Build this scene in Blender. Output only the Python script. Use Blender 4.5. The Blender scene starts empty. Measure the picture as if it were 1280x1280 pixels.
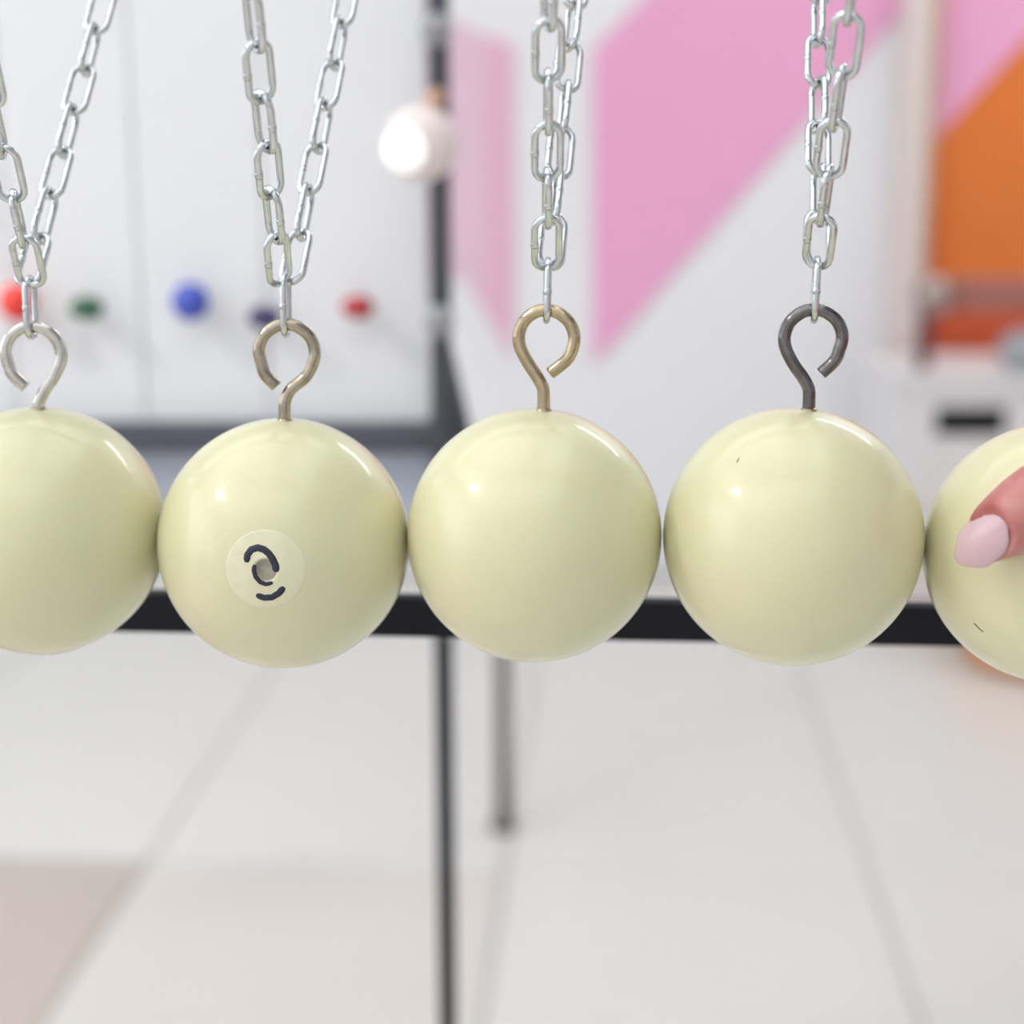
import bpy, bmesh, math, random
import numpy as np
from mathutils import Vector, Matrix, Quaternion
random.seed(4)
S = bpy.context.scene
C = S.collection
PI = math.pi

# ---------------------------------------------------------------- camera
FPX = 2000.0                      # focal length in pixels of a 1280 frame
PITCH = math.radians(12.93)
CAM = Vector((0, 0, 1.10))
cam = bpy.data.objects.new('camera', bpy.data.cameras.new('camera'))
C.objects.link(cam)
cam.location = CAM
cam.rotation_euler = (PI/2 - PITCH, 0, 0)
cam.data.sensor_width = 36
cam.data.lens = FPX/1280*36
cam.data.clip_start = 0.01
cam.data.dof.use_dof = True
cam.data.dof.focus_distance = 0.402
cam.data.dof.aperture_fstop = 6.8
S.camera = cam
FW = Vector((0, math.cos(PITCH), -math.sin(PITCH)))
UP = Vector((0, math.sin(PITCH), math.cos(PITCH)))
RT = Vector((1, 0, 0))
def at(px, py, z):                # point seen at px,py with depth z along the view axis
    return CAM + FW*z + RT*((px-640)/FPX*z) + UP*(-(py-640)/FPX*z)
def on(px, py, Y):                # point seen at px,py on the upright plane y = Y
    d = FW + RT*((px-640)/FPX) + UP*(-(py-640)/FPX)
    return CAM + d*((Y-CAM.y)/d.y)
def ground(px, py, z=0.0):
    d = FW + RT*((px-640)/FPX) + UP*(-(py-640)/FPX)
    return CAM + d*((z-CAM.z)/d.z)

# ---------------------------------------------------------------- world, exposure
W = bpy.data.worlds.new('world'); S.world = W; W.use_nodes = True
W.node_tree.nodes['Background'].inputs[0].default_value = (0.93, 0.96, 1.0, 1)
W.node_tree.nodes['Background'].inputs[1].default_value = 2.2
S.view_settings.view_transform = 'Standard'
S.view_settings.look = 'None'
S.view_settings.gamma = 1
S.view_settings.use_curve_mapping = False
S.view_settings.exposure = 0.03

# ---------------------------------------------------------------- materials
def lin(c):
    c = c/255.0
    return c/12.92 if c <= 0.04045 else ((c+0.055)/1.055)**2.4
def rgb(r, g, b): return (lin(r), lin(g), lin(b), 1)
def mat(name, col, rough=0.5, metal=0.0, noise=0.0, nscale=20, bump=0.0, bscale=60, coat=0.0, coatr=0.08, sss=0.0, sssr=(1, .4, .2), emit=None, estr=0, spec=0.5, trans=0.0, rnoise=0.0):
    m = bpy.data.materials.new(name); m.use_nodes = True
    nt = m.node_tree; N = nt.nodes; L = nt.links
    p = N['Principled BSDF']
    p.inputs['Base Color'].default_value = col
    p.inputs['Roughness'].default_value = rough
    p.inputs['Metallic'].default_value = metal
    p.inputs['Specular IOR Level'].default_value = spec
    p.inputs['Transmission Weight'].default_value = trans
    if coat:
        p.inputs['Coat Weight'].default_value = coat
        p.inputs['Coat Roughness'].default_value = coatr
    if sss:
        p.inputs['Subsurface Weight'].default_value = sss
        p.inputs['Subsurface Radius'].default_value = sssr
        p.inputs['Subsurface Scale'].default_value = 0.004
    if emit:
        p.inputs['Emission Color'].default_value = emit
        p.inputs['Emission Strength'].default_value = estr
    tc = N.new('ShaderNodeTexCoord')
    if noise or rnoise:
        n = N.new('ShaderNodeTexNoise'); n.inputs['Scale'].default_value = nscale; n.inputs['Detail'].default_value = 5
        L.new(tc.outputs['Object'], n.inputs['Vector'])
        if noise:
            mr = N.new('ShaderNodeMapRange'); mr.inputs[3].default_value = 1-noise; mr.inputs[4].default_value = 1+noise*0.5
            mr.inputs[1].default_value = 0.3; mr.inputs[2].default_value = 0.7
            L.new(n.outputs['Fac'], mr.inputs[0])
            mx = N.new('ShaderNodeVectorMath'); mx.operation = 'SCALE'; mx.inputs[0].default_value = col[:3]
            L.new(mr.outputs[0], mx.inputs['Scale']); L.new(mx.outputs[0], p.inputs['Base Color'])
        if rnoise:
            m2 = N.new('ShaderNodeMapRange'); m2.inputs[3].default_value = max(0, rough-rnoise); m2.inputs[4].default_value = rough+rnoise
            L.new(n.outputs['Fac'], m2.inputs[0]); L.new(m2.outputs[0], p.inputs['Roughness'])
    if bump:
        n2 = N.new('ShaderNodeTexNoise'); n2.inputs['Scale'].default_value = bscale; n2.inputs['Detail'].default_value = 4
        L.new(tc.outputs['Object'], n2.inputs['Vector'])
        b = N.new('ShaderNodeBump'); b.inputs['Strength'].default_value = bump; b.inputs['Distance'].default_value = 0.0004
        L.new(n2.outputs['Fac'], b.inputs['Height']); L.new(b.outputs[0], p.inputs['Normal'])
    return m
M = {}
M['ivory'] = mat('ivory_resin', rgb(220, 217, 176), 0.36, noise=0.02, nscale=30, coat=0.6, coatr=0.10, sss=0.15, sssr=(1, .8, .35))
M['inlay'] = mat('white_inlay', rgb(227, 223, 190), 0.45, noise=0.05, nscale=300, coat=0.4, coatr=0.15)
M['ink'] = mat('navy_ink', rgb(38, 42, 58), 0.5, noise=0.3, nscale=900)
M['hole'] = mat('drilled_hole', rgb(225, 220, 205), 0.6, noise=0.2, nscale=600)
M['zinc'] = mat('zinc_plated_steel', rgb(205, 210, 212), 0.17, 1.0, noise=0.12, nscale=400, rnoise=0.1, bump=0.15, bscale=500)
M['steel_bright'] = mat('bright_bolt_steel', rgb(205, 203, 196), 0.17, 1.0, noise=0.15, nscale=300, bump=0.2, bscale=700)
M['steel_warm'] = mat('warm_bolt_steel', rgb(176, 166, 148), 0.17, 1.0, noise=0.25, nscale=300, bump=0.2, bscale=700)
M['steel_brass'] = mat('yellow_passivated_steel', rgb(186, 170, 140), 0.17, 1.0, noise=0.2, nscale=300, bump=0.2, bscale=700)
M['steel_dark'] = mat('dark_bolt_steel', rgb(120, 116, 116), 0.17, 1.0, noise=0.3, nscale=300, bump=0.2, bscale=700)
M['black'] = mat('black_powder_coat', rgb(20, 21, 28), 0.55, noise=0.1, nscale=60, bump=0.1, bscale=900, spec=0.2)
M['charcoal'] = mat('charcoal_tube', rgb(78, 82, 92), 0.5, noise=0.1, nscale=40)
M['board'] = mat('white_board_laminate', rgb(232, 234, 237), 0.5, noise=0.02, nscale=3)
M['blue_grey'] = mat('blue_grey_panel', rgb(186, 194, 208), 0.6, noise=0.05, nscale=6)
M['wall'] = mat('white_wall_paint', rgb(236, 237, 240), 0.75, noise=0.015, nscale=3, bump=0.2, bscale=80)
M['pink'] = mat('pink_wall_paint', rgb(238, 170, 208), 0.7, noise=0.02, nscale=3)
M['soft_pink'] = mat('soft_pink_wall_paint', rgb(230, 182, 206), 0.7, noise=0.02, nscale=3)
M['pale_pink'] = mat('pale_pink_wall_paint', rgb(228, 196, 214), 0.7, noise=0.02, nscale=3)
M['orange'] = mat('orange_wall_paint', rgb(226, 122, 50), 0.7, noise=0.04, nscale=3)
M['red_orange'] = mat('red_orange_wall_paint', rgb(208, 92, 56), 0.7, noise=0.04, nscale=3)
M['tan'] = mat('tan_edge_board', rgb(200, 160, 132), 0.6, noise=0.05, nscale=5)
M['blush'] = mat('blush_paint', rgb(222, 210, 206), 0.7, noise=0.02, nscale=3)
M['ceiling'] = mat('ceiling_paint', rgb(205, 206, 208), 0.8, noise=0.02, nscale=2)
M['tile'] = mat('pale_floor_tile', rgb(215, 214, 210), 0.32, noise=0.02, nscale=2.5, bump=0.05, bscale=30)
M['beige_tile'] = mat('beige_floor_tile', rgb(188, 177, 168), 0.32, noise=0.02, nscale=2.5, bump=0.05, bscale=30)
M['shaded_tile'] = mat('shaded_floor_tile', rgb(210, 205, 199), 0.32, noise=0.02, nscale=2.5, bump=0.05, bscale=30)  # pale tile with the fading shade beside the beige tiles painted into its colour
M['grout'] = mat('grey_grout', rgb(186, 184, 180), 0.9, noise=0.1, nscale=30)
M['white_lacquer'] = mat('white_cabinet_lacquer', rgb(226, 226, 228), 0.45, noise=0.02, nscale=4)
M['slot'] = mat('dark_slot', rgb(14, 12, 18), 0.8, noise=0.1, nscale=40)
M['satin'] = mat('satin_metal', rgb(170, 155, 150), 0.35, 0.8, noise=0.05, nscale=40)
M['leg_grey'] = mat('grey_leg_paint', rgb(96, 92, 86), 0.5, noise=0.05, nscale=40)
M['clamp'] = mat('grey_clamp_plastic', rgb(158, 164, 170), 0.4, noise=0.05, nscale=90)
M['amber'] = mat('orange_vinyl', rgb(236, 160, 84), 0.5, noise=0.05, nscale=30)
M['plum'] = mat('plum_rail', rgb(110, 60, 62), 0.6, noise=0.05, nscale=30)
for n, c in (('red', (238, 52, 40)), ('green', (34, 92, 58)), ('blue', (62, 84, 190)), ('purple', (52, 42, 98)), ('crimson', (182, 34, 44))):
    M['k_'+n] = mat(n+'_enamel', rgb(*c), 0.3, noise=0.05, nscale=80, coat=0.4)
M['housing'] = mat('pearl_lamp_housing', rgb(234, 221, 218), 0.4, noise=0.02, nscale=60)
M['glow'] = mat('lit_lamp_lens', rgb(255, 252, 248), 0.4, noise=0.01, nscale=30, emit=(1, .98, .95, 1), estr=0.65)
M['nail'] = mat('glossy_pale_nail', rgb(214, 176, 182), 0.3, noise=0.05, nscale=260, coat=1.0, coatr=0.06, sss=0.2)
M['scuff'] = mat('dark_scuff', rgb(90, 88, 66), 0.7, noise=0.2, nscale=900)
def skin_mat():
    m = mat('skin', rgb(214, 148, 142), 0.45, bump=0.5, bscale=700, sss=0.25, sssr=(1, .35, .22), coat=0.1, coatr=0.3)
    nt = m.node_tree; N = nt.nodes; L = nt.links; p = N['Principled BSDF']
    tc = N.new('ShaderNodeTexCoord'); n = N.new('ShaderNodeTexNoise'); n.inputs['Scale'].default_value = 90; n.inputs['Detail'].default_value = 6
    L.new(tc.outputs['Object'], n.inputs['Vector'])
    r = N.new('ShaderNodeValToRGB'); r.color_ramp.elements[0].position = 0.35; r.color_ramp.elements[1].position = 0.65
    r.color_ramp.elements[0].color = rgb(176, 98, 94); r.color_ramp.elements[1].color = rgb(204, 144, 138)
    L.new(n.outputs['Fac'], r.inputs[0]); L.new(r.outputs[0], p.inputs['Base Color'])
    return m
M['skin'] = skin_mat()

# ---------------------------------------------------------------- helpers
def link_obj(name, me, m, parent=None, smooth=False):
    o = bpy.data.objects.new(name, me); C.objects.link(o)
    if m is not None and not me.materials: me.materials.append(m)
    if smooth:
        for p in me.polygons: p.use_smooth = True
    if parent: o.parent = parent
    return o
def obj(name, bm, m, parent=None, smooth=False):
    me = bpy.data.meshes.new(name); bmesh.ops.recalc_face_normals(bm, faces=bm.faces[:])
    bm.to_mesh(me); bm.free()
    return link_obj(name, me, m, parent, smooth)
def tag(o, label, cat, group=None):
    o['label'] = label; o['category'] = cat
    if group: o['group'] = group
    return o
def empty(name, loc, rot=(0, 0, 0)):
    o = bpy.data.objects.new(name, None); C.objects.link(o); o.location = loc; o.rotation_euler = rot
    o.empty_display_size = 0.02
    return o
def structure(o): o['kind'] = 'structure'; return o
def box(bm, a, b, bev=0.0, mtx=None):
    g = bmesh.ops.create_cube(bm, size=1)
    vs = g['verts']
    c = [(a[i]+b[i])/2 for i in range(3)]; s = [abs(b[i]-a[i]) for i in range(3)]
    for v in vs: v.co = Vector((v.co.x*s[0]+c[0], v.co.y*s[1]+c[1], v.co.z*s[2]+c[2]))
    if bev:
        es = list({e for v in vs for e in v.link_edges})
        r = bmesh.ops.bevel(bm, geom=es, offset=bev, segments=2, affect='EDGES', profile=0.5)
        vs = list({v for f in r['faces'] for v in f.verts} | {v for v in vs if v.is_valid})
    if mtx is not None:
        for v in vs: v.co = mtx @ v.co
    return vs
def sweep(bm, pts, rad, seg=12, closed=False, cap=True, up=Vector((0, 1, 0)), flat=None):
    """tube along pts; rad a number or list; parallel frames built from 'up'"""
    n = len(pts); rings = []
    pts = [Vector(p) for p in pts]
    for i in range(n):
        if closed: t = pts[(i+1) % n]-pts[i-1]
        else: t = pts[min(i+1, n-1)]-pts[max(i-1, 0)]
        t.normalize()
        a = up - t*up.dot(t)
        if a.length < 1e-4: a = Vector((1, 0, 0)) - t*t.x
        a.normalize(); b = t.cross(a)
        r = rad[i] if isinstance(rad, (list, tuple)) else rad
        ra, rb = r if isinstance(r, (list, tuple)) else (r, r)
        rings.append([bm.verts.new(pts[i]+a*(math.cos(2*PI*k/seg)*ra)+b*(math.sin(2*PI*k/seg)*rb)) for k in range(seg)])
    m = n if closed else n-1
    for i in range(m):
        A = rings[i]; B = rings[(i+1) % n]
        for k in range(seg): bm.faces.new((A[k], A[(k+1) % seg], B[(k+1) % seg], B[k]))
    if cap and not closed:
        bm.faces.new(rings[0][::-1]); bm.faces.new(rings[-1])
def prism(bm, pts, d):
    """polygon extruded by the vector d"""
    a = [bm.verts.new(p) for p in pts]; b = [bm.verts.new(Vector(p)+d) for p in pts]
    bm.faces.new(a); bm.faces.new(b[::-1])
    for i in range(len(a)):
        j = (i+1) % len(a); bm.faces.new((a[i], b[i], b[j], a[j]))
def uvball(bm, c, r, seg=24, rings=16, sc=(1, 1, 1)):
    g = bmesh.ops.create_uvsphere(bm, u_segments=seg, v_segments=rings, radius=r)
    for v in g['verts']: v.co = Vector((v.co.x*sc[0], v.co.y*sc[1], v.co.z*sc[2]))+Vector(c)
    return g['verts']

# ================================================================ the room
WY = 4.10                                             # back wall
X0, X1, Y0, Y1, H = -3.2, 3.4, -2.2, WY, 3.0
bm = bmesh.new(); box(bm, (X0-.1, Y0-.1, -.12), (X1+.1, Y1+.1, -.004)); floor = structure(obj('floor', bm, M['grout']))
# square pale tiles laid at a slight angle to the view
TW = 0.565; ang = math.radians(-3.6)
tu = Vector((math.cos(ang), math.sin(ang), 0)); tv = Vector((-math.sin(ang), math.cos(ang), 0))
org = ground(185, 1075); org2 = ground(1080, 1075)
bm = bmesh.new(); g = .0035
box(bm, (g, .0012, -.0038), (TW-g, TW-.0012, 0.0), 0.0010)
bmesh.ops.recalc_face_normals(bm, faces=bm.faces[:])
tile_me = bpy.data.meshes.new('tile'); bm.to_mesh(tile_me); bm.free(); tile_me.materials.append(M['tile'])
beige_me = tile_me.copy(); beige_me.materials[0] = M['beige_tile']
shaded_me = tile_me.copy(); shaded_me.materials[0] = M['shaded_tile']
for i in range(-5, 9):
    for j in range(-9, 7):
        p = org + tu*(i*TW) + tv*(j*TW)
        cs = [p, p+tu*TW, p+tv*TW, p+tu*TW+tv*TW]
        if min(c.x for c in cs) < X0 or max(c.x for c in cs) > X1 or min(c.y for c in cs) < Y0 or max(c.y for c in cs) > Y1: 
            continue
        me_ = tile_me if j >= 0 or i > 0 else (beige_me if i < 0 else shaded_me)
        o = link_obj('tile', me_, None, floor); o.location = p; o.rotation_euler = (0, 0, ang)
bm = bmesh.new(); box(bm, (X0-.1, Y0-.1, H), (X1+.1, Y1+.1, H+.1)); structure(obj('ceiling', bm, M['ceiling']))
bm = bmesh.new(); box(bm, (X0-.1, WY, 0), (X1+.1, WY+.1, H)); wall_back = structure(obj('wall_back', bm, M['wall']))
bm = bmesh.new(); box(bm, (X1, Y0, 0), (X1+.1, WY, H)); structure(obj('wall_right', bm, M['wall']))
bm = bmesh.new(); box(bm, (X0, Y0-.1, 0), (X1, Y0, H)); structure(obj('wall_front', bm, M['wall']))
# left wall with a broad window opening
bm = bmesh.new()
box(bm, (X0-.1, Y0, 0), (X0, WY, .75)); box(bm, (X0-.1, Y0, 2.7), (X0, WY, H))
box(bm, (X0-.1, Y0, .75), (X0, -1.5, 2.7)); box(bm, (X0-.1, 3.2, .75), (X0, WY, 2.7))
structure(obj('wall_left', bm, M['wall']))
bm = bmesh.new()
for y in (-1.5, .03, 1.59, 3.14): box(bm, (X0-.07, y, .75), (X0-.03, y+.06, 2.7))
for z in (.75, 2.64): box(bm, (X0-.07, -1.5, z), (X0-.03, 3.2, z+.06))
structure(obj('window_1', bm, M['white_lacquer']))
# the mural: painted boards fixed flat on the back wall
def board(name, pts, m, t=.012, Y=WY, parent=wall_back):
    bm = bmesh.new(); prism(bm, [on(x, y, Y-.0) for x, y in pts], Vector((0, -t, 0)))
    return obj(name, bm, m, parent)
board('mural_panel', [(742, 62), (1010, -210), (1320, -210), (742, 455)], M['pink'])
board('mural_panel', [(520, 6), (604, 44), (604, 385), (578, 345), (520, 345)], M['pale_pink'])
board('mural_panel', [(604, 44), (642, 56), (642, 448), (604, 385)], M['soft_pink'])
# pale upright that ends the white wall and, beside it, the coloured bay
board('mural_panel', [(1150, -210), (1420, -210), (1420, -105), (1163, 178), (1150, 178)], M['pink'], .016)
board('mural_panel', [(1163, 178), (1420, -105), (1420, 358), (1168, 358)], M['orange'], .014)
board('mural_panel', [(1145, 178), (1163, 178), (1168, 358), (1145, 358)], M['red_orange'], .014)
board('mural_panel', [(1145, 358), (1420, 358), (1420, 640), (1145, 640)], M['red_orange'], .014)
def bar_box(name, x0, x1, y0, y1, Y, t, m, parent=None, bev=.002):
    """upright box whose front face covers these pixels on the plane y = Y"""
    a = on(x0, y1, Y); b = on(x1, y0, Y)
    bm = bmesh.new(); box(bm, (a.x, Y, a.z), (b.x, Y+t, b.z), bev)
    return obj(name, bm, m, parent)
p0 = on(1102, 640, WY-.1); p1 = on(1146, 640, WY-.1)
tr = empty('trim_1', (p0.x, WY, 0)); tr['kind'] = 'structure'
bm = bmesh.new(); box(bm, (0, -.07, 0), (p1.x-p0.x-.018, -.001, H-.002), .003); obj('trim_face', bm, M['blush'], tr)
bm = bmesh.new(); box(bm, (p1.x-p0.x-.018, -.075, 0), (p1.x-p0.x, -.001, H-.002), .003); obj('trim_edge', bm, M['tan'], tr)

# ================================================================ ceiling lamps (the source of the two highlights on every ball)
def ceiling_lamp(x, y, w, l, rz, strength, label):
    t = empty('ceiling_light', (x, y, H), (0, 0, rz))
    bm = bmesh.new(); box(bm, (-l/2-.02, -w/2-.02, -.08), (l/2+.02, w/2+.02, -.0005), .004); obj('housing', bm, M['white_lacquer'], t)
    bm = bmesh.new(); box(bm, (-l/2, -w/2, -.092), (l/2, w/2, -.081), .003)
    gm = mat('lit_diffuser', rgb(255, 252, 246), 0.5, emit=(1, .985, .96, 1), estr=strength)
    obj('diffuser', bm, gm, t)
    return tag(t, label, 'lamp')
ceiling_lamp(1.9, 3.42, .12, 1.8, math.radians(15), 34, 'long linear ceiling lamp near the back wall, right side')
ceiling_lamp(-2.22, -0.1, .3, .3, 0, 120, 'small square ceiling lamp at the left, above the window')
bm = bmesh.new(); box(bm, (-2.9, -2.0, H-.045), (.9, 2.3, H-.012), .006)  # unseen glowing panel added for broad soft light from above
lc_ = obj('added_light_panel', bm, mat('added_panel_glow', rgb(250, 250, 250), .6, emit=(.97, .985, 1, 1), estr=1.15))
tag(lc_, 'added glowing panel, unseen above the hanging balls, giving broad soft light', 'lamp')

# ================================================================ the row of balls
R = 0.034
YAW = math.radians(5.2)
U = Vector((math.cos(YAW), -math.sin(YAW), 0))       # along the row, to the right
Nn = Vector((math.sin(YAW), math.cos(YAW), 0))       # across the row, away from the viewer
c3 = at(668, 669, FPX*R/158.6)
zoff = {1: 0, 2: 0, 3: 0, 4: 0, 5: 0}
tgt = {1: 663, 2: 679, 3: 669, 4: 671, 5: 691}
centres = {}
def proj(p):
    d = p-CAM; z = d.dot(FW); return (640+FPX*d.dot(RT)/z, 640-FPX*d.dot(UP)/z, z)
for k in (3, 2, 1, 4, 5):
    if k == 3: centres[3] = c3.copy(); continue
    s = -1 if k < 3 else 1; prev = centres[k-s]
    # fix the height first, then slide along the row until it just touches its neighbour
    c = prev + U*(s*2*R)
    for _ in range(6):
        py = proj(c)[1]; z = proj(c)[2]
        c.z -= (tgt[k]-py)/FPX*z
        dz = c.z-prev.z; h = math.sqrt(max(1e-9, (2*R+.00025)**2-dz*dz))
        c = Vector((prev.x+U.x*s*h, prev.y+U.y*s*h, c.z))
    centres[k] = c
for k in sorted(centres): print('ball', k, [round(v, 1) for v in proj(centres[k])[:2]], 'r', round(FPX*R/proj(centres[k])[2], 1))

def ball_mesh(hole_axis=None, hole_r=0.0):
    bm = bmesh.new()
    if hole_axis is None:
        bmesh.ops.create_uvsphere(bm, u_segments=96, v_segments=64, radius=R)
    else:
        q = Vector((0, 0, 1)).rotation_difference(hole_axis)
        a0 = math.asin(hole_r/R); rings = []; seg = 96; nr = 64
        for i in range(nr):
            a = a0+(PI-a0)*i/nr
            rings.append([bm.verts.new(q @ Vector((R*math.sin(a)*math.cos(2*PI*k/seg), R*math.sin(a)*math.sin(2*PI*k/seg), R*math.cos(a)))) for k in range(seg)])
        for i in range(nr-1):
            for k in range(seg): bm.faces.new((rings[i][k], rings[i][(k+1) % seg], rings[i+1][(k+1) % seg], rings[i+1][k]))
        s = bm.verts.new(q @ Vector((0, 0, -R)))
        for k in range(seg): bm.faces.new((rings[-1][k], rings[-1][(k+1) % seg], s))
        # drilled well
        pr = rings[0]
        for dz in (.0006, .0018, .0032):
            nx = [bm.verts.new(q @ Vector((hole_r*math.cos(2*PI*k/seg), hole_r*math.sin(2*PI*k/seg), math.sqrt(R*R-hole_r**2)-dz))) for k in range(seg)]
            for k in range(seg): bm.faces.new((pr[k], pr[(k+1) % seg], nx[(k+1) % seg], nx[k]))
            pr = nx
        bm.faces.new(pr)
    return bm
def cap_disc(ax, r_out, r_in, lift, seg=64, n=10):
    """thin dished disc lying on the ball's skin"""
    bm = bmesh.new(); q = Vector((0, 0, 1)).rotation_difference(ax)
    prof = [(r_in, -.0008), (r_in, lift)] + [(r_in+(r_out-r_in)*i/n, lift) for i in range(1, n)] + [(r_out-.0003, lift), (r_out, -.0002)]
    rr = []
    for r, l in prof:
        a = math.asin(r/R)
        rr.append([bm.verts.new(q @ Vector(((R+l)*math.sin(a)*math.cos(2*PI*k/seg), (R+l)*math.sin(a)*math.sin(2*PI*k/seg), (R+l)*math.cos(a)))) for k in range(seg)])
    for i in range(len(rr)-1):
        for k in range(seg): bm.faces.new((rr[i][k], rr[i][(k+1) % seg], rr[i+1][(k+1) % seg], rr[i+1][k]))
    return bm
def surf(k, px, py, lift=0.0):
    """point of ball k's skin under a pixel, relative to its centre"""
    d = (at(px, py, 1.0)-CAM).normalized(); oc = CAM-centres[k]; r = R+lift
    b = d.dot(oc); disc = b*b-(oc.dot(oc)-r*r)
    return oc + d*(-b-math.sqrt(max(disc, 0)))
def stroke(k, pix, width, lift, name, m, parent):
    pts = []
    for i in range(len(pix)-1):
        for t in range(5): 
            f = t/5; pts.append((pix[i][0]*(1-f)+pix[i+1][0]*f, pix[i][1]*(1-f)+pix[i+1][1]*f))
    pts.append(pix[-1])
    P = [surf(k, x, y, lift) for x, y in pts]
    bm = bmesh.new(); n = len(P); rows = []
    for i in range(n):
        nrm = P[i].normalized(); t = (P[min(i+1, n-1)]-P[max(i-1, 0)]).normalized(); s = nrm.cross(t)
        e = min(i, n-1-i)/2.0; w = width*min(1.0, .55+.45*e)
        rows.append([bm.verts.new(P[i]+s*w*a - nrm*dl) for a, dl in ((-1, .0002), (-.8, 0), (.8, 0), (1, .0002))])
    for i in range(n-1):
        for j in range(3): bm.faces.new((rows[i][j], rows[i][j+1], rows[i+1][j+1], rows[i+1][j]))
    bm.faces.new(rows[0]); bm.faces.new(rows[-1][::-1])
    return obj(name, bm, m, parent, True)

def catmull(P, n=8):
    P = [Vector(p) for p in P]; out = []
    Q = [P[0]*2-P[1]]+P+[P[-1]*2-P[-2]]
    for i in range(1, len(Q)-2):
        for t in range(n):
            u = t/n; a, b, c, d = Q[i-1:i+3]
            out.append(.5*((2*b)+(c-a)*u+(2*a-5*b+4*c-d)*u*u+(3*b-a-3*c+d)*u**3))
    out.append(P[-1]); return out
PXM = 2000/0.43
def eye_bolt(ball, k, mirror, m, ringc, shank, yaw):
    """round wire bent into an open eye on a short shank; ringc and shank are offsets in metres from the ball's centre"""
    cx, cz = ringc; sx = shank; rr = .00735; sg = -1 if mirror else 1
    base = math.sqrt(R*R-sx*sx)
    pts = []
    q = 1/PXM
    ex = {1: -12, 2: -14, 3: -5, 4: -11, 5: -12}[k]; ctl = [(ex*q, -42*q), ((-27+(ex+14)*.4)*q, -27*q)]
    for a in (206, 175, 145, 115, 90, 65, 35, 5, -22): ctl.append((rr*math.cos(math.radians(a)), rr*math.sin(math.radians(a))))
    ctl += [(22*q, -31*q)]
    pc = [Vector((cx+sg*x, 0, cz+z)) for x, z in ctl]
    dx = sx-cx
    pc += [Vector((sx+sg*(9*q+0), 0, cz-46*q)), Vector((sx+sg*1.2*q, 0, cz-60*q)), Vector((sx, 0, max(base+.0012, cz-74*q))), Vector((sx, 0, base-.0015))]
    pts = catmull(pc, 7)
    rz = Matrix.Rotation(yaw, 3, 'Z'); piv = Vector((sx, 0, 0))
    pts = [piv + rz @ (p-piv) for p in pts]
    bm = bmesh.new(); sweep(bm, pts, .00166, 14, up=rz @ Vector((0, 1, 0)))
    b = obj('eye_bolt', bm, m, ball, True)
    # small metal seat where the shank enters the ball
    bm = bmesh.new()
    for i, (r, z) in enumerate(((.0036, -.0004), (.0036, .0003), (.0029, .0007), (.0016, .0007))):
        pass
    sweep(bm, [Vector((sx, 0, base-.0008)), Vector((sx, 0, base+.0002)), Vector((sx, 0, base+.0005))], [.0021, .0021, .0018], 20)
    obj('seat', bm, M['steel_brass'], b, True)
    return Vector((cx, 0, cz+rr))      # middle of the wire at the top of the eye

# chain link: a long ring of round wire, standing along z and facing y
LW, LL, WD = .0082, .0174, .0019
PITCHL = LL-2*WD
def link_mesh():
    bm = bmesh.new(); pts = []; r = LW/2-WD/2; h = LL/2-WD/2-r
    for i in range(9): a = PI*i/8; pts.append((r*math.cos(a), 0, h+r*math.sin(a)))
    for i in range(1, 3): pts.append((-r, 0, h-2*h*i/3))
    for i in range(9): a = PI+PI*i/8; pts.append((r*math.cos(a), 0, -h+r*math.sin(a)))
    for i in range(1, 3): pts.append((r, 0, -h+2*h*i/3))
    sweep(bm, pts, WD/2, 10, closed=True)
    # the butt weld shows as a slight swelling on one long side
    sweep(bm, [(-r, 0, -.0009), (-r, 0, -.0005), (-r, 0, .0005), (-r, 0, .0009)], [WD/2*.98, WD/2*1.14, WD/2*1.14, WD/2*.98], 10)
    bmesh.ops.recalc_face_normals(bm, faces=bm.faces[:])
    me = bpy.data.meshes.new('link'); bm.to_mesh(me); bm.free()
    me.materials.append(M['zinc'])
    for p in me.polygons: p.use_smooth = True
    return me
LINK = link_mesh()
RAILZ = None
spec = {
 # ball: material, mirrored eye, ring centre x/z px from ball centre, shank x px, yaw, chain lean, twist front, twist back
 1: ('steel_bright', False, (5, 225), 7, 0.10, (.10, .0)),
 2: ('steel_warm', False, (10, 243), 5, 0.12, (.09, .0)),
 3: ('steel_brass', True, (14, 250), 11, -0.18, (.05, .0)),
 4: ('steel_dark', True, (16, 252), 14, -0.08, (.02, .0)),
 5: ('steel_dark', False, (8, 238), 5, 0.1, (.0, .0)),
}
ball_labels = {
 1: 'ivory ball at the left edge of the row, cut off by the picture edge',
 2: 'ivory ball with the round number inlay and drilled hole',
 3: 'middle ivory ball of the row, under the yellowish eye bolt',
 4: 'plain ivory ball under the dark grey eye bolt, left of the held ball',
 5: 'ivory ball at the right edge of the row, held by the hand',
}
chain_labels = {
 1: 'silver V-shaped chain at the left edge, in front of the green knob and orange-red knob',
 2: 'silver V-shaped chain holding the ball with the number inlay',
 3: 'silver chain hanging before the white stripe, above the yellowish eye bolt',
 4: 'silver chain with crossing strands above the dark grey eye bolt',
 5: 'silver chain beyond the right edge, above the hand-held ball',
}
SP = math.tan(math.radians(33.5))
tops = []
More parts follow.
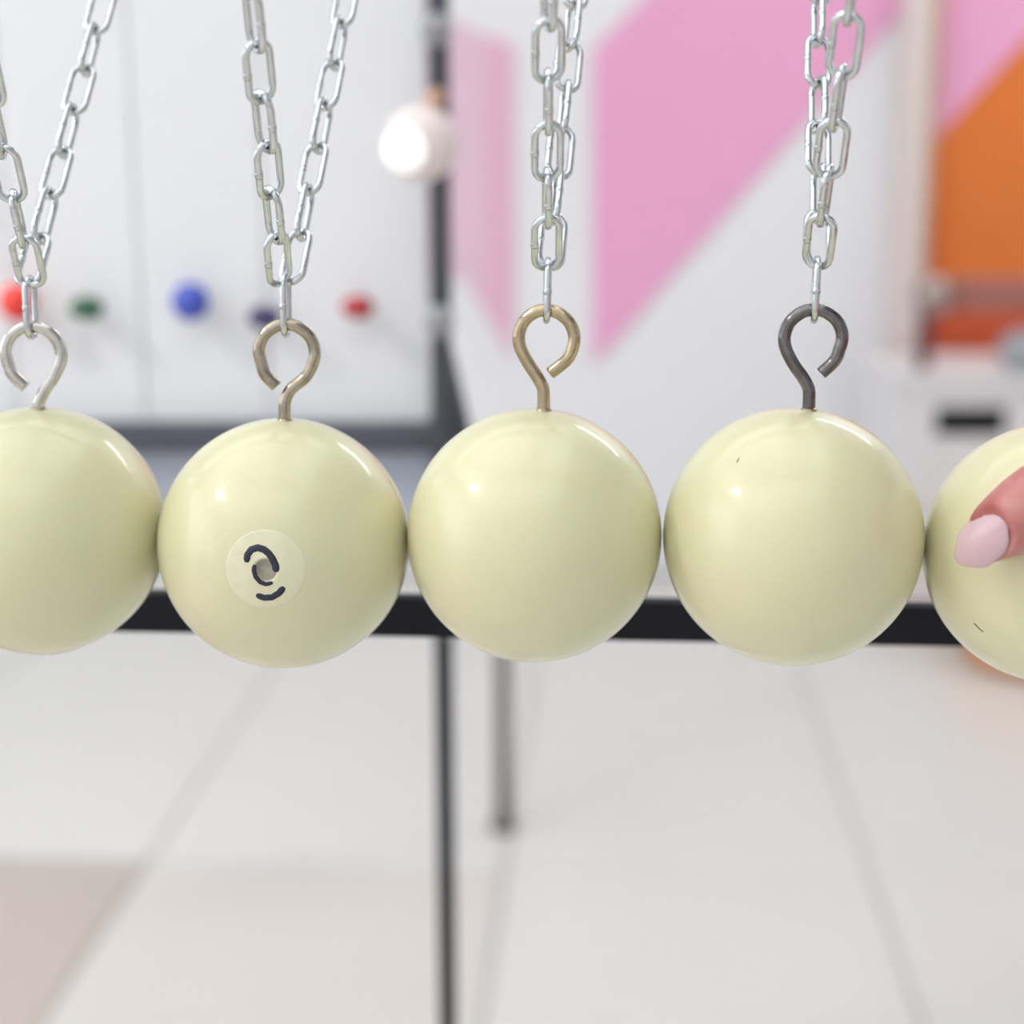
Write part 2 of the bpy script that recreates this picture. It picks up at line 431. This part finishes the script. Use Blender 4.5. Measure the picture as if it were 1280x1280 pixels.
for k in range(1, 6):
    m, mir, rc, sx, yw, lean = spec[k]
    c = centres[k]; s = proj(c)[2]/FPX
    if k == 2:
        ax = surf(2, 331.5, 713).normalized(); bmb = ball_mesh(ax, .0029)
    else: bmb = ball_mesh()
    ball = obj('ball', bmb, M['ivory'], None, True); ball.location = c
    tag(ball, ball_labels[k], 'ball', 'ivory balls hanging in a row')
    if k == 2:
        ball.data.materials.append(M['hole'])
        for p in ball.data.polygons:
            if p.center.length < R*.985 and p.center.normalized().dot(ax) > .99: p.material_index = 1
        inl = obj('number_inlay', cap_disc(ax, .0104, .0029, .00004), M['inlay'], ball, True)
        inl['label'] = 'round whitish inlay with navy numeral strokes'
        stroke(2, [(308, 703), (309, 694), (314, 687), (322, 684.5), (330, 687), (336, 692), (341, 699), (344.5, 707), (345.5, 715)], .00095, .00016, 'numeral_stroke', M['ink'], inl)  # its tail also inks in the shadow inside the hole's upper right
        stroke(2, [(318, 706), (317, 713), (319, 721), (325, 728), (332, 730.5), (341, 728.5)], .00062, .00016, 'numeral_stroke', M['ink'], inl)
        stroke(2, [(320, 744), (330, 747.5), (340, 747), (349, 741.5), (355, 734)], .00092, .00016, 'numeral_stroke', M['ink'], inl)
    if k == 1:
        dn = Vector((.04, .05, -1)).normalized()
        q = obj('number_inlay', cap_disc(dn, .0100, .0028, .00035), M['hole'], ball, True)
    if k == 5:
        stroke(5, [(1217, 779), (1220, 782), (1225, 787), (1229, 790)], .00022, .00005, 'scuff_mark', M['scuff'], ball)
    if k == 4:
        stroke(4, [(921, 578), (924, 572)], .00018, .00005, 'scuff_mark', M['scuff'], ball)
    ringc = (rc[0]*s, rc[1]*s*.985)
    topw = eye_bolt(ball, k, mir, M[m], ringc, sx*s, yw)
    rz = Matrix.Rotation(yw, 3, 'Z'); piv = Vector((sx*s, 0, 0))
    eye = c + piv + rz @ (topw-piv)
    ch = empty('chain', eye); tag(ch, chain_labels[k], 'chain', 'chains of the hanging balls')
    # bottom link hangs through the eye, edge-on to the viewer
    def put(cen, zdir, spin):
        q = Vector((0, 0, 1)).rotation_difference(zdir)
        l = link_obj('chain_link', LINK, None, ch)
        l.location = cen-eye
        l.rotation_mode = 'QUATERNION'; l.rotation_quaternion = q @ Quaternion((0, 0, 1), spin)
    b0 = Vector((.02, 0, 1)).normalized()
    gap = WD/2+.00172
    cb = eye + b0*(LL/2-WD/2-gap)
    put(cb, b0, PI/2+random.uniform(-.15, .15)+(.1 if k == 3 else 0))
    topb = cb + b0*(LL/2-WD/2)              # wire middle at the top of the bottom link
    for side, tw in ((-1, [.2, .65, .2, -.3, .3][k-1]), (1, [-.2, -.35, .35, .3, -.2][k-1])):
        d = (Vector((0, 0, 1)) + Nn*(SP*side) + Vector((lean[0], 0, 0))).normalized()
        st = topb - Vector((0, 0, WD*.95)) + Nn*(side*.0006) + Vector(((.0012*(-1 if k % 2 else 1) if k < 3 else .0003)*side, 0, 0))   # where the first link's lower wire sits
        nl = 17
        for i in range(nl):
            cc = st + d*(LL/2-WD/2+i*PITCHL)
            put(cc, d, (PI/2 if i % 2 else 0)+tw+random.uniform(-.15, .15)+side*.0)
        tops.append((k, side, st + d*(LL-WD+(nl-1)*PITCHL)))

# ================================================================ the black frame the chains hang from
zt = max(t[2].z for t in tops)+.010
def midline(side):
    a = [t[2] for t in tops if t[1] == side]; return a
fr = empty('hanging_frame', (0, 0, 0))
tag(fr, 'black tube frame with the low rail passing behind the row of balls', 'frame')
def beam(name, a, b, hw, hh, m, parent):
    a = Vector(a); b = Vector(b); d = b-a; L = d.length; d.normalize()
    upv = Vector((0, 0, 1)) if abs(d.z) < .9 else Vector((0, 1, 0))
    s = d.cross(upv).normalized(); u2 = s.cross(d)
    mt = Matrix((( s.x, d.x, u2.x, a.x), (s.y, d.y, u2.y, a.y), (s.z, d.z, u2.z, a.z), (0, 0, 0, 1)))
    bm = bmesh.new(); box(bm, (-hw, 0, -hh), (hw, L, hh), min(hw, hh)*.25, mt)
    return obj(name, bm, m, parent)
ZR = 0.535                                                # depth of the low rail
ra = at(190, 763.5, ZR*1.0); 
rb_dir = U
# rail: level, parallel to the row
rail0 = at(349, 766, ZR)
hh = 25.5/FPX*ZR
e0 = rail0 + U*(-.34); e1 = rail0 + U*.42
UR = Vector((math.cos(math.radians(3.4)), -math.sin(math.radians(3.4)), 0)); e0 = rail0-UR*.34; e1 = rail0+UR*.42
beam('rail', e0, e1, .0035, hh, M['black'], fr)
for side in (-1, 1):
    ts = [t for t in tops if t[1] == side]
    avg = sum((t[2] for t in ts), Vector())/5
    a = avg + U*(e0-avg).dot(U); b = avg + U*(e1-avg).dot(U); a.z = b.z = zt+.010
    beam('top_rail', a, b, .008, .010, M['black'], fr)
for e in (e0, e1):
    back = Vector((e.x, e.y, 0)); 
    beam('upright', Vector((e.x, e.y, .002)), Vector((e.x, e.y, zt+.0)), .010, .010, M['black'], fr)
    fa = min((t[2] for t in tops if t[1] == -1), key=lambda p: 0)
    L = (Vector((e.x, e.y, 0))-Vector((fa.x, fa.y, 0))).dot(Nn)+.012
    beam('side_arm', Vector((e.x, e.y, zt+.030))+Nn*.01, Vector((e.x, e.y, zt+.030))-Nn*L, .010, .010, M['black'], fr)
    beam('foot', Vector((e.x, e.y, .010))+Nn*.22, Vector((e.x, e.y, .010))-Nn*.25, .012, .010, M['black'], fr)
# hooks that carry the last link of every strand
for k, side, p in tops:
    bm = bmesh.new(); tz = zt+.002
    sweep(bm, [p+Vector((0, 0, -.0018)), Vector((p.x, p.y, p.z+.004)), Vector((p.x, p.y, tz))], .0011, 8)
    obj('hook', bm, M['zinc'], fr, True)

# ================================================================ white board exhibit behind, on the left
BY = 1.10
bx = empty('display_board', (on(-300, 640, BY).x, BY, 0))
tag(bx, 'white upright board with a dark bottom rail and small coloured knobs, at left', 'board')
inv = -bx.location
def rel(o):                                               # part made in world space, parent at an offset
    o.matrix_parent_inverse = Matrix.Translation(-o.parent.location); return o
edges = [-300, -150, 10, 172, 330, 533]
for i in range(5):
    a = on(edges[i], 529, BY); b = on(edges[i+1], 529, BY); a.x = on(edges[i], 300, BY).x; b.x = on(edges[i+1], 300, BY).x; b.z = on(0, -330, BY).z
    bm = bmesh.new(); box(bm, (a.x+.0005, BY, a.z), (b.x-.0005, BY+.012, b.z), .0008)
    rel(obj('board_panel', bm, M['board'], bx))
a = on(-300, 529, BY); b = on(533, -330, BY); b.x = on(530, 300, BY).x
bm = bmesh.new(); box(bm, (a.x, BY+.0125, a.z), (b.x, BY+.02, b.z)); rel(obj('backing', bm, M['board'], bx))
a = on(-300, 566, BY-.02); b = on(545, 532, BY-.02)
bm = bmesh.new(); box(bm, (a.x, BY-.018, a.z), (b.x, BY+.022, b.z), .002); rel(obj('bottom_rail', bm, M['charcoal'], bx))
a = on(-300, 700, BY+.0); b = on(540, 567, BY)
bm = bmesh.new(); box(bm, (a.x, BY+.004, a.z), (b.x, BY+.016, b.z), .001); rel(obj('lower_panel', bm, M['blue_grey'], bx))
for px in (-290,):
    p = on(px, 640, BY)
    bm = bmesh.new(); box(bm, (p.x-.008, BY+.022, .0), (p.x+.008, BY+.04, 1.7), .002); rel(obj('post', bm, M['black'], bx))
# post at the right side: passes the whole height of the photograph
PY = 1.06
tp = on(547, 0, PY); bt = on(557, 1280, PY)
xm = (tp.x+bt.x)/2
t = rel(bx and obj('post', (lambda b_: (sweep(b_, [(tp.x, PY+.012, 1.75), (xm, PY+.012, on(550, 800, PY).z)], .0074, 16), b_)[1])(bmesh.new()), M['charcoal'], bx, True))
bm = bmesh.new(); sweep(bm, [(xm, PY+.012, on(550, 800, PY).z+.01), (xm+.001, PY+.012, .0)], .0064, 16); rel(obj('post', bm, M['black'], bx, True))
bm = bmesh.new(); sweep(bm, [(xm, PY+.012, .012), (xm, PY+.012, .0)], [.05, .055], 24); rel(obj('base_plate', bm, M['black'], bx, True))
for py in (38, 401):
    p = on(546, py, PY); bm = bmesh.new()
    sweep(bm, [(xm, PY-.012, p.z), (xm, PY-.010, p.z), (xm, PY+.002, p.z), (xm, PY+.004, p.z)], [.0085, .0102, .0102, .009], 24, up=Vector((0, 0, 1)))
    cl = rel(obj('clamp', bm, M['clamp'], bx, True))
    bm = bmesh.new(); sweep(bm, [(xm, PY-.018, p.z), (xm, PY-.012, p.z)], .004, 6, up=Vector((0, 0, 1))); o = obj('screw', bm, M['satin'], cl)
# slanting brace running down behind the balls
a = on(553, 440, PY+.03); b = on(600, 640, PY+.03)
bm = bmesh.new(); sweep(bm, [a, b], .0075, 12); rel(obj('brace', bm, M['charcoal'], bx, True))
# coloured knobs on short pegs
for name, px, py, r, label in (('red', 22, 378, .0130, 'bright red knob on the white board, leftmost of the coloured knobs'),
                        ('green', 108, 385, .0117, 'dark green knob on the white board'),
                        ('blue', 238, 377, .0130, 'blue knob on the white board'),
                        ('purple', 331, 397, .0118, 'dark purple knob on the white board, behind an eye bolt'),
                        ('crimson', 447, 384, .0112, 'crimson knob on the white board, rightmost of the coloured knobs')):
    p = on(px, py, BY-.018); kb = empty('knob', p)
    flat = .72 if name in ('green', 'purple', 'crimson') else 1.0
    bm = bmesh.new(); uvball(bm, (0, 0, 0), r, 24, 16, (1.0, .8, flat)); obj('knob_head', bm, M['k_'+name], kb, True)
    bm = bmesh.new(); sweep(bm, [(0, .0, 0), (0, .0178, 0)], .003, 12, up=Vector((0, 0, 1))); obj('peg', bm, M['satin'], kb, True)
    tag(kb, label, 'knob', 'coloured knobs on the white board')
# round lamp clipped on the post
lc = on(526, 180, PY-.03)
lp = empty('clip_lamp', lc); tag(lp, 'small round lit lamp clipped to the black post beside the white board', 'lamp')
bm = bmesh.new(); uvball(bm, (0, 0, 0), .0235, 32, 20, (1, .6, 1)); obj('housing', bm, M['housing'], lp, True)
bm = bmesh.new(); uvball(bm, (-.0085, -.0105, -.003), .0135, 28, 18, (1, .5, 1)); obj('lens', bm, M['glow'], lp, True)
bm = bmesh.new(); sweep(bm, [(xm-lc.x, PY+.012-lc.y-.006, .030), (xm-lc.x, .004, .029), (0.004, 0.002, .016)], .0055, 10); obj('bracket', bm, M['tan'], lp, True)

# ================================================================ the slim table leg standing on the floor behind
f = ground(629, 1036); LY = f.y
tb = empty('pole_stand', (f.x, LY, 0)); tag(tb, 'slim grey pole stand on the tiles, seen below the middle ball', 'stand')
topz = on(629, 604, LY).z
bm = bmesh.new(); sweep(bm, [(0, 0, .011), (0, 0, topz-.002)], .0125, 16); obj('pole', bm, M['leg_grey'], tb, True)
bm = bmesh.new(); sweep(bm, [(0, 0, .0), (0, 0, .009), (0, 0, .012)], [.022, .022, .017], 24); obj('foot_plate', bm, M['leg_grey'], tb)
bm = bmesh.new(); sweep(bm, [(0, 0, topz-.002), (0, 0, topz+.012), (0, 0, topz+.014)], [.095, .095, .092], 40); obj('top_plate', bm, M['leg_grey'], tb)

# ================================================================ white cabinet, rail and pouffe at the right
CY = 3.55
a = on(1121, 470, CY); b = on(1420, 470, CY)
cb = empty('cabinet', (a.x, CY, 0)); tag(cb, 'white cabinet with a dark slot handle against the orange wall', 'cabinet')
w = b.x-a.x; d = .42; h = a.z
bm = bmesh.new(); box(bm, (0, .02, .06), (w, d, h-.03), .003); obj('body', bm, M['white_lacquer'], cb)
bm = bmesh.new(); box(bm, (-.008, -.008, h-.03), (w+.008, d, h), .003); obj('top', bm, M['white_lacquer'], cb)
bm = bmesh.new(); box(bm, (.03, .05, .001), (w-.03, d-.02, .06)); obj('plinth', bm, M['charcoal'], cb)
s0 = on(1168, 545, CY); s1 = on(1260, 509, CY)
x0, x1, z0, z1 = s0.x-a.x, s1.x-a.x, s0.z, s1.z
# drawer front built round the slot
dr_bot, dr_top = z0-.16, h-.035
bm = bmesh.new()
box(bm, (.004, 0, z1), (w-.004, .018, dr_top)); box(bm, (.004, 0, dr_bot), (w-.004, .018, z0))
box(bm, (.004, 0, z0), (x0, .018, z1)); box(bm, (x1, 0, z0), (w-.004, .018, z1))
dr = obj('drawer', bm, M['white_lacquer'], cb)
bm = bmesh.new(); box(bm, (x0-.004, .0105, z0-.004), (x1+.004, .0195, z1+.004)); obj('slot_handle', bm, M['slot'], dr)
bm = bmesh.new(); box(bm, (.004, 0, .065), (w-.004, .018, dr_bot-.006), .002); obj('door', bm, M['white_lacquer'], cb)
# display rail on top of the cabinet
ry = CY+.12
q0 = on(1160, 367, ry); q1 = on(1420, 372, ry)
rl = empty('display_rail', (q0.x, ry, h)); tag(rl, 'grey metal rail with a ball end, standing on the white cabinet', 'rail')
zc = q0.z-h; lx = q1.x-q0.x
bm = bmesh.new(); box(bm, (0, -.012, zc-.038), (lx, .012, zc+.036), .008); obj('bar', bm, mat('dusty_pink_bar', rgb(168, 108, 98), .45, .0, noise=.04, nscale=20), rl)
bm = bmesh.new(); uvball(bm, (0, -.03, zc+.0), .046, 28, 18); obj('ball_end', bm, M['satin'], rl, True)
bm = bmesh.new(); sweep(bm, [(-.002, 0, .0), (-.002, 0, zc-.02)], .017, 14); obj('leg', bm, M['plum'], rl, True)
bm = bmesh.new(); sweep(bm, [(lx-.02, 0, .0), (lx-.02, 0, zc-.02)], .017, 14); obj('leg', bm, M['plum'], rl, True)
# rounded pale pot at the right end of the cabinet top
p = on(1283, 470, CY+.10)
bm = bmesh.new(); prof = [(.0, .002), (.045, .001), (.062, .02), (.066, .05), (.056, .078), (.040, .088), (.038, .084), (.0, .080)]
rings = []
for r, z in prof: rings.append([bm.verts.new((max(r, .0004)*math.cos(2*PI*i/24), max(r, .0004)*math.sin(2*PI*i/24), z)) for i in range(24)])
for i in range(len(rings)-1):
    for j in range(24): bm.faces.new((rings[i][j], rings[i][(j+1) % 24], rings[i+1][(j+1) % 24], rings[i+1][j]))
bm.faces.new(rings[0]); bm.faces.new(rings[-1])
pt = obj('pot', bm, M['clamp'], None, True); pt.location = (p.x, CY+.10-.0, h+.0002)
tag(pt, 'small grey rounded pot on the white cabinet under the rail', 'pot')
# orange pouffe on the floor, its foot peeping out under the held ball
fc = ground(1330, 850)
bm = bmesh.new(); rings = []
for r, z in ((.13, .001), (.165, .008), (.178, .06), (.18, .14), (.17, .2), (.14, .225), (.02, .232)):
    rings.append([bm.verts.new((r*math.cos(2*PI*i/40), r*math.sin(2*PI*i/40), z)) for i in range(40)])
for i in range(len(rings)-1):
    for j in range(40): bm.faces.new((rings[i][j], rings[i][(j+1) % 40], rings[i+1][(j+1) % 40], rings[i+1][j]))
bm.faces.new(rings[0]); bm.faces.new(rings[-1])
pf = obj('pouffe', bm, M['amber'], None, True); pf.location = (fc.x, fc.y+.14, 0)
tag(pf, 'low orange pouffe on the tiled floor under the held ball', 'pouffe')

# ================================================================ the hand
c5 = centres[5]; z5 = proj(c5)[2]
def hp(px, py, dz):                                       # dz: metres nearer than the ball's centre
    return at(px, py, z5-dz) 
def loft(bm, pts, rads, seg=20, up=None):
    """closed, round-ended limb"""
    P = catmull(pts, 6); n = len(P)
    rr = []
    for i in range(n):
        f = i/(n-1)*(len(rads)-1); j = min(int(f), len(rads)-2); f -= j
        a, b = rads[j], rads[j+1]
        rr.append((a[0]*(1-f)+b[0]*f, a[1]*(1-f)+b[1]*f))
    # rounded ends
    t0 = (P[0]-P[1]).normalized(); t1 = (P[-1]-P[-2]).normalized()
    pre = [(P[0]+t0*rr[0][1]*s, (rr[0][0]*c, rr[0][1]*c)) for s, c in ((.98, .18), (.85, .5), (.6, .78), (.3, .95))]
    post = [(P[-1]+t1*rr[-1][1]*s, (rr[-1][0]*c, rr[-1][1]*c)) for s, c in ((.3, .95), (.6, .78), (.85, .5), (.98, .18))]
    P = [x[0] for x in pre]+P+[x[0] for x in post]; rr = [x[1] for x in pre]+rr+[x[1] for x in post]
    sweep(bm, P, rr, seg, up=up or Vector((0, 1, 0)))
bm = bmesh.new()
mm = .001
# thumb in front of the ball: width radius first is across 'up' axis
view = -FW
thumb = [hp(1219, 686, .0325), hp(1250, 662, .0358), hp(1282, 640, .0385), hp(1330, 612, .0420), hp(1400, 585, .0430), hp(1490, 590, .030), hp(1570, 610, .012)]
loft(bm, thumb, [(4.2*mm, 4.9*mm), (6.2*mm, 7.9*mm), (7.8*mm, 9.2*mm), (8.8*mm, 9.9*mm), (9.5*mm, 9.8*mm), (13*mm, 13*mm), (16*mm, 16*mm)], 24, up=view)
# four fingers round the back of the ball
fx = [(545, 1312, 7.4), (612, 1290, 7.9), (680, 1296, 7.6), (745, 1330, 6.7)]
for i, (py, tipx, r) in enumerate(fx):
    r *= mm
    pts = [hp(tipx, py+12, -.0415), hp(tipx+75, py+2, -.046), hp(1490, py-4, -.040), hp(1585, py+4, -.018), hp(1640, 600+(py-640)*.75, .0)]
    loft(bm, pts, [(r*.78, r*.85), (r*.95, r), (r*1.05, r*1.08), (r*1.15, r*1.15), (r*1.45, r*1.4)], 16, up=view)
# palm, wrist and forearm
loft(bm, [hp(1570, 600, .006), hp(1640, 615, .0), hp(1720, 640, .0)], [(17*mm, 26*mm), (15*mm, 36*mm), (14*mm, 34*mm)], 28, up=view)
loft(bm, [hp(1660, 635, .0), hp(1790, 660, .002), hp(1900, 670, .012), hp(2150, 690, .05), hp(2500, 730, .10)], [(15*mm, 34*mm), (15*mm, 27*mm), (17*mm, 25*mm), (24*mm, 29*mm), (33*mm, 38*mm)], 28, up=view)
hm = bpy.data.meshes.new('hand_raw'); bmesh.ops.recalc_face_normals(bm, faces=bm.faces[:]); bm.to_mesh(hm); bm.free()
tmp = bpy.data.objects.new('hand_raw', hm); C.objects.link(tmp)
rm = tmp.modifiers.new('r', 'REMESH'); rm.mode = 'VOXEL'; rm.voxel_size = .0011
sm = tmp.modifiers.new('s', 'SMOOTH'); sm.iterations = 7; sm.factor = .5
dg = bpy.context.evaluated_depsgraph_get(); dg.update()
hme = bpy.data.meshes.new_from_object(tmp.evaluated_get(dg)); bpy.data.objects.remove(tmp); hme.name = 'hand'
org_h = hp(1640, 620, 0)
# nail frame: along the thumb (tip to root), across, outward
nt0 = hp(1206, 697, .0); nt1 = hp(1262, 653, .0)
along = (thumb[2]-thumb[0]).normalized()
outw = (view*.93 + UP*.30 - RT*.22); outw = (outw-along*outw.dot(along)).normalized()
across = along.cross(outw).normalized()
nc = thumb[0]*.62 + thumb[1]*.38                         # axis point under the middle of the nail
NL, NWd, NR = .0165, .0112, .0072                        # nail length, width, curvature radius
co = np.empty(len(hme.vertices)*3); hme.vertices.foreach_get('co', co); co = co.reshape(-1, 3)
A = np.array(along); O = np.array(outw); X = np.array(across); NC = np.array(nc)
rl_ = co-NC; u = rl_@A; v = rl_@X; wv = rl_@O
near = (np.abs(u) < .016) & (np.abs(v) < .011) & (wv > 0)
# plate area sinks, with a raised fold along its root and sides
s = np.sqrt((u/(NL*.5))**2*1.0 + (v/(NWd*.5))**2)
sq = ((np.abs(u/(NL*.5)))**3 + (np.abs(v/(NWd*.5)))**3)**(1/3)
fold = np.exp(-((sq-1.18)/.12)**2)*np.where(u > -.003, 1, .15)
sink = -np.clip(1.08-sq, 0, .25)/.25
co[near] += (O[None, :]*(.0008*fold+.0015*sink)[:, None])[near]
co -= np.array(org_h)
hme.vertices.foreach_set('co', co.ravel()); hme.update()
hand = link_obj('hand', hme, None, None, True); hme.materials.clear(); hme.materials.append(M['skin'])
hand.location = org_h
tag(hand, 'bare hand reaching in from the right, thumb with glossy pale nail on the rightmost ball', 'hand')
# nail plate
bm = bmesh.new(); nu, nv = 16, 12; grid = []
from mathutils.bvhtree import BVHTree
bv = BVHTree.FromPolygons([tuple(v.co) for v in hme.vertices], [tuple(p.vertices) for p in hme.polygons])
def plate(du, dv):
    o_ = nc-org_h + along*du + across*dv + outw*.02
    h_ = bv.ray_cast(o_, -outw)
    return h_[0]
mid = plate(.002, 0)
ha = (plate(-.0045, 0)-(nc-org_h)).dot(outw); hb = (plate(.006, 0)-(nc-org_h)).dot(outw)
print('nail', ha, hb)
for i in range(nu+1):
    fu = i/nu*2-1
    row = []
    half = NWd*.5*(1-max(0, abs(fu)-.0)**(4 if fu > 0 else 3.0)*(.55 if fu > 0 else .42))
    for j in range(nv+1):
        fv = j/nv*2-1; dv = half*fv
        drop = NR-math.sqrt(max(NR*NR-dv*dv, 0)); du = fu*NL*.5 - (.0012*(fv*fv) if fu > 0 else -.0022*(fv*fv))*abs(fu)
        base_ = ha+(hb-ha)*(du+.0045)/.0105+.0012-drop*.95 - .0017*max(0, -fu)**2 - .0008*max(0, fu)**3
        row.append(bm.verts.new(nc-org_h+along*du+across*dv+outw*base_))
    grid.append(row)
top = [r[:] for r in grid]
bot = [[bm.verts.new(v_.co-outw*.0006) for v_ in r] for r in grid]
for i in range(nu):
    for j in range(nv):
        bm.faces.new((top[i][j], top[i][j+1], top[i+1][j+1], top[i+1][j])); bm.faces.new((bot[i][j], bot[i+1][j], bot[i+1][j+1], bot[i][j+1]))
for i in range(nu):
    bm.faces.new((top[i][0], top[i+1][0], bot[i+1][0], bot[i][0])); bm.faces.new((top[i][nv], bot[i][nv], bot[i+1][nv], top[i+1][nv]))
for j in range(nv):
    bm.faces.new((top[0][j], bot[0][j], bot[0][j+1], top[0][j+1])); bm.faces.new((top[nu][j], top[nu][j+1], bot[nu][j+1], bot[nu][j]))
nl = obj('thumbnail', bm, M['nail'], hand, True); nl['label'] = 'glossy pale pink thumbnail'
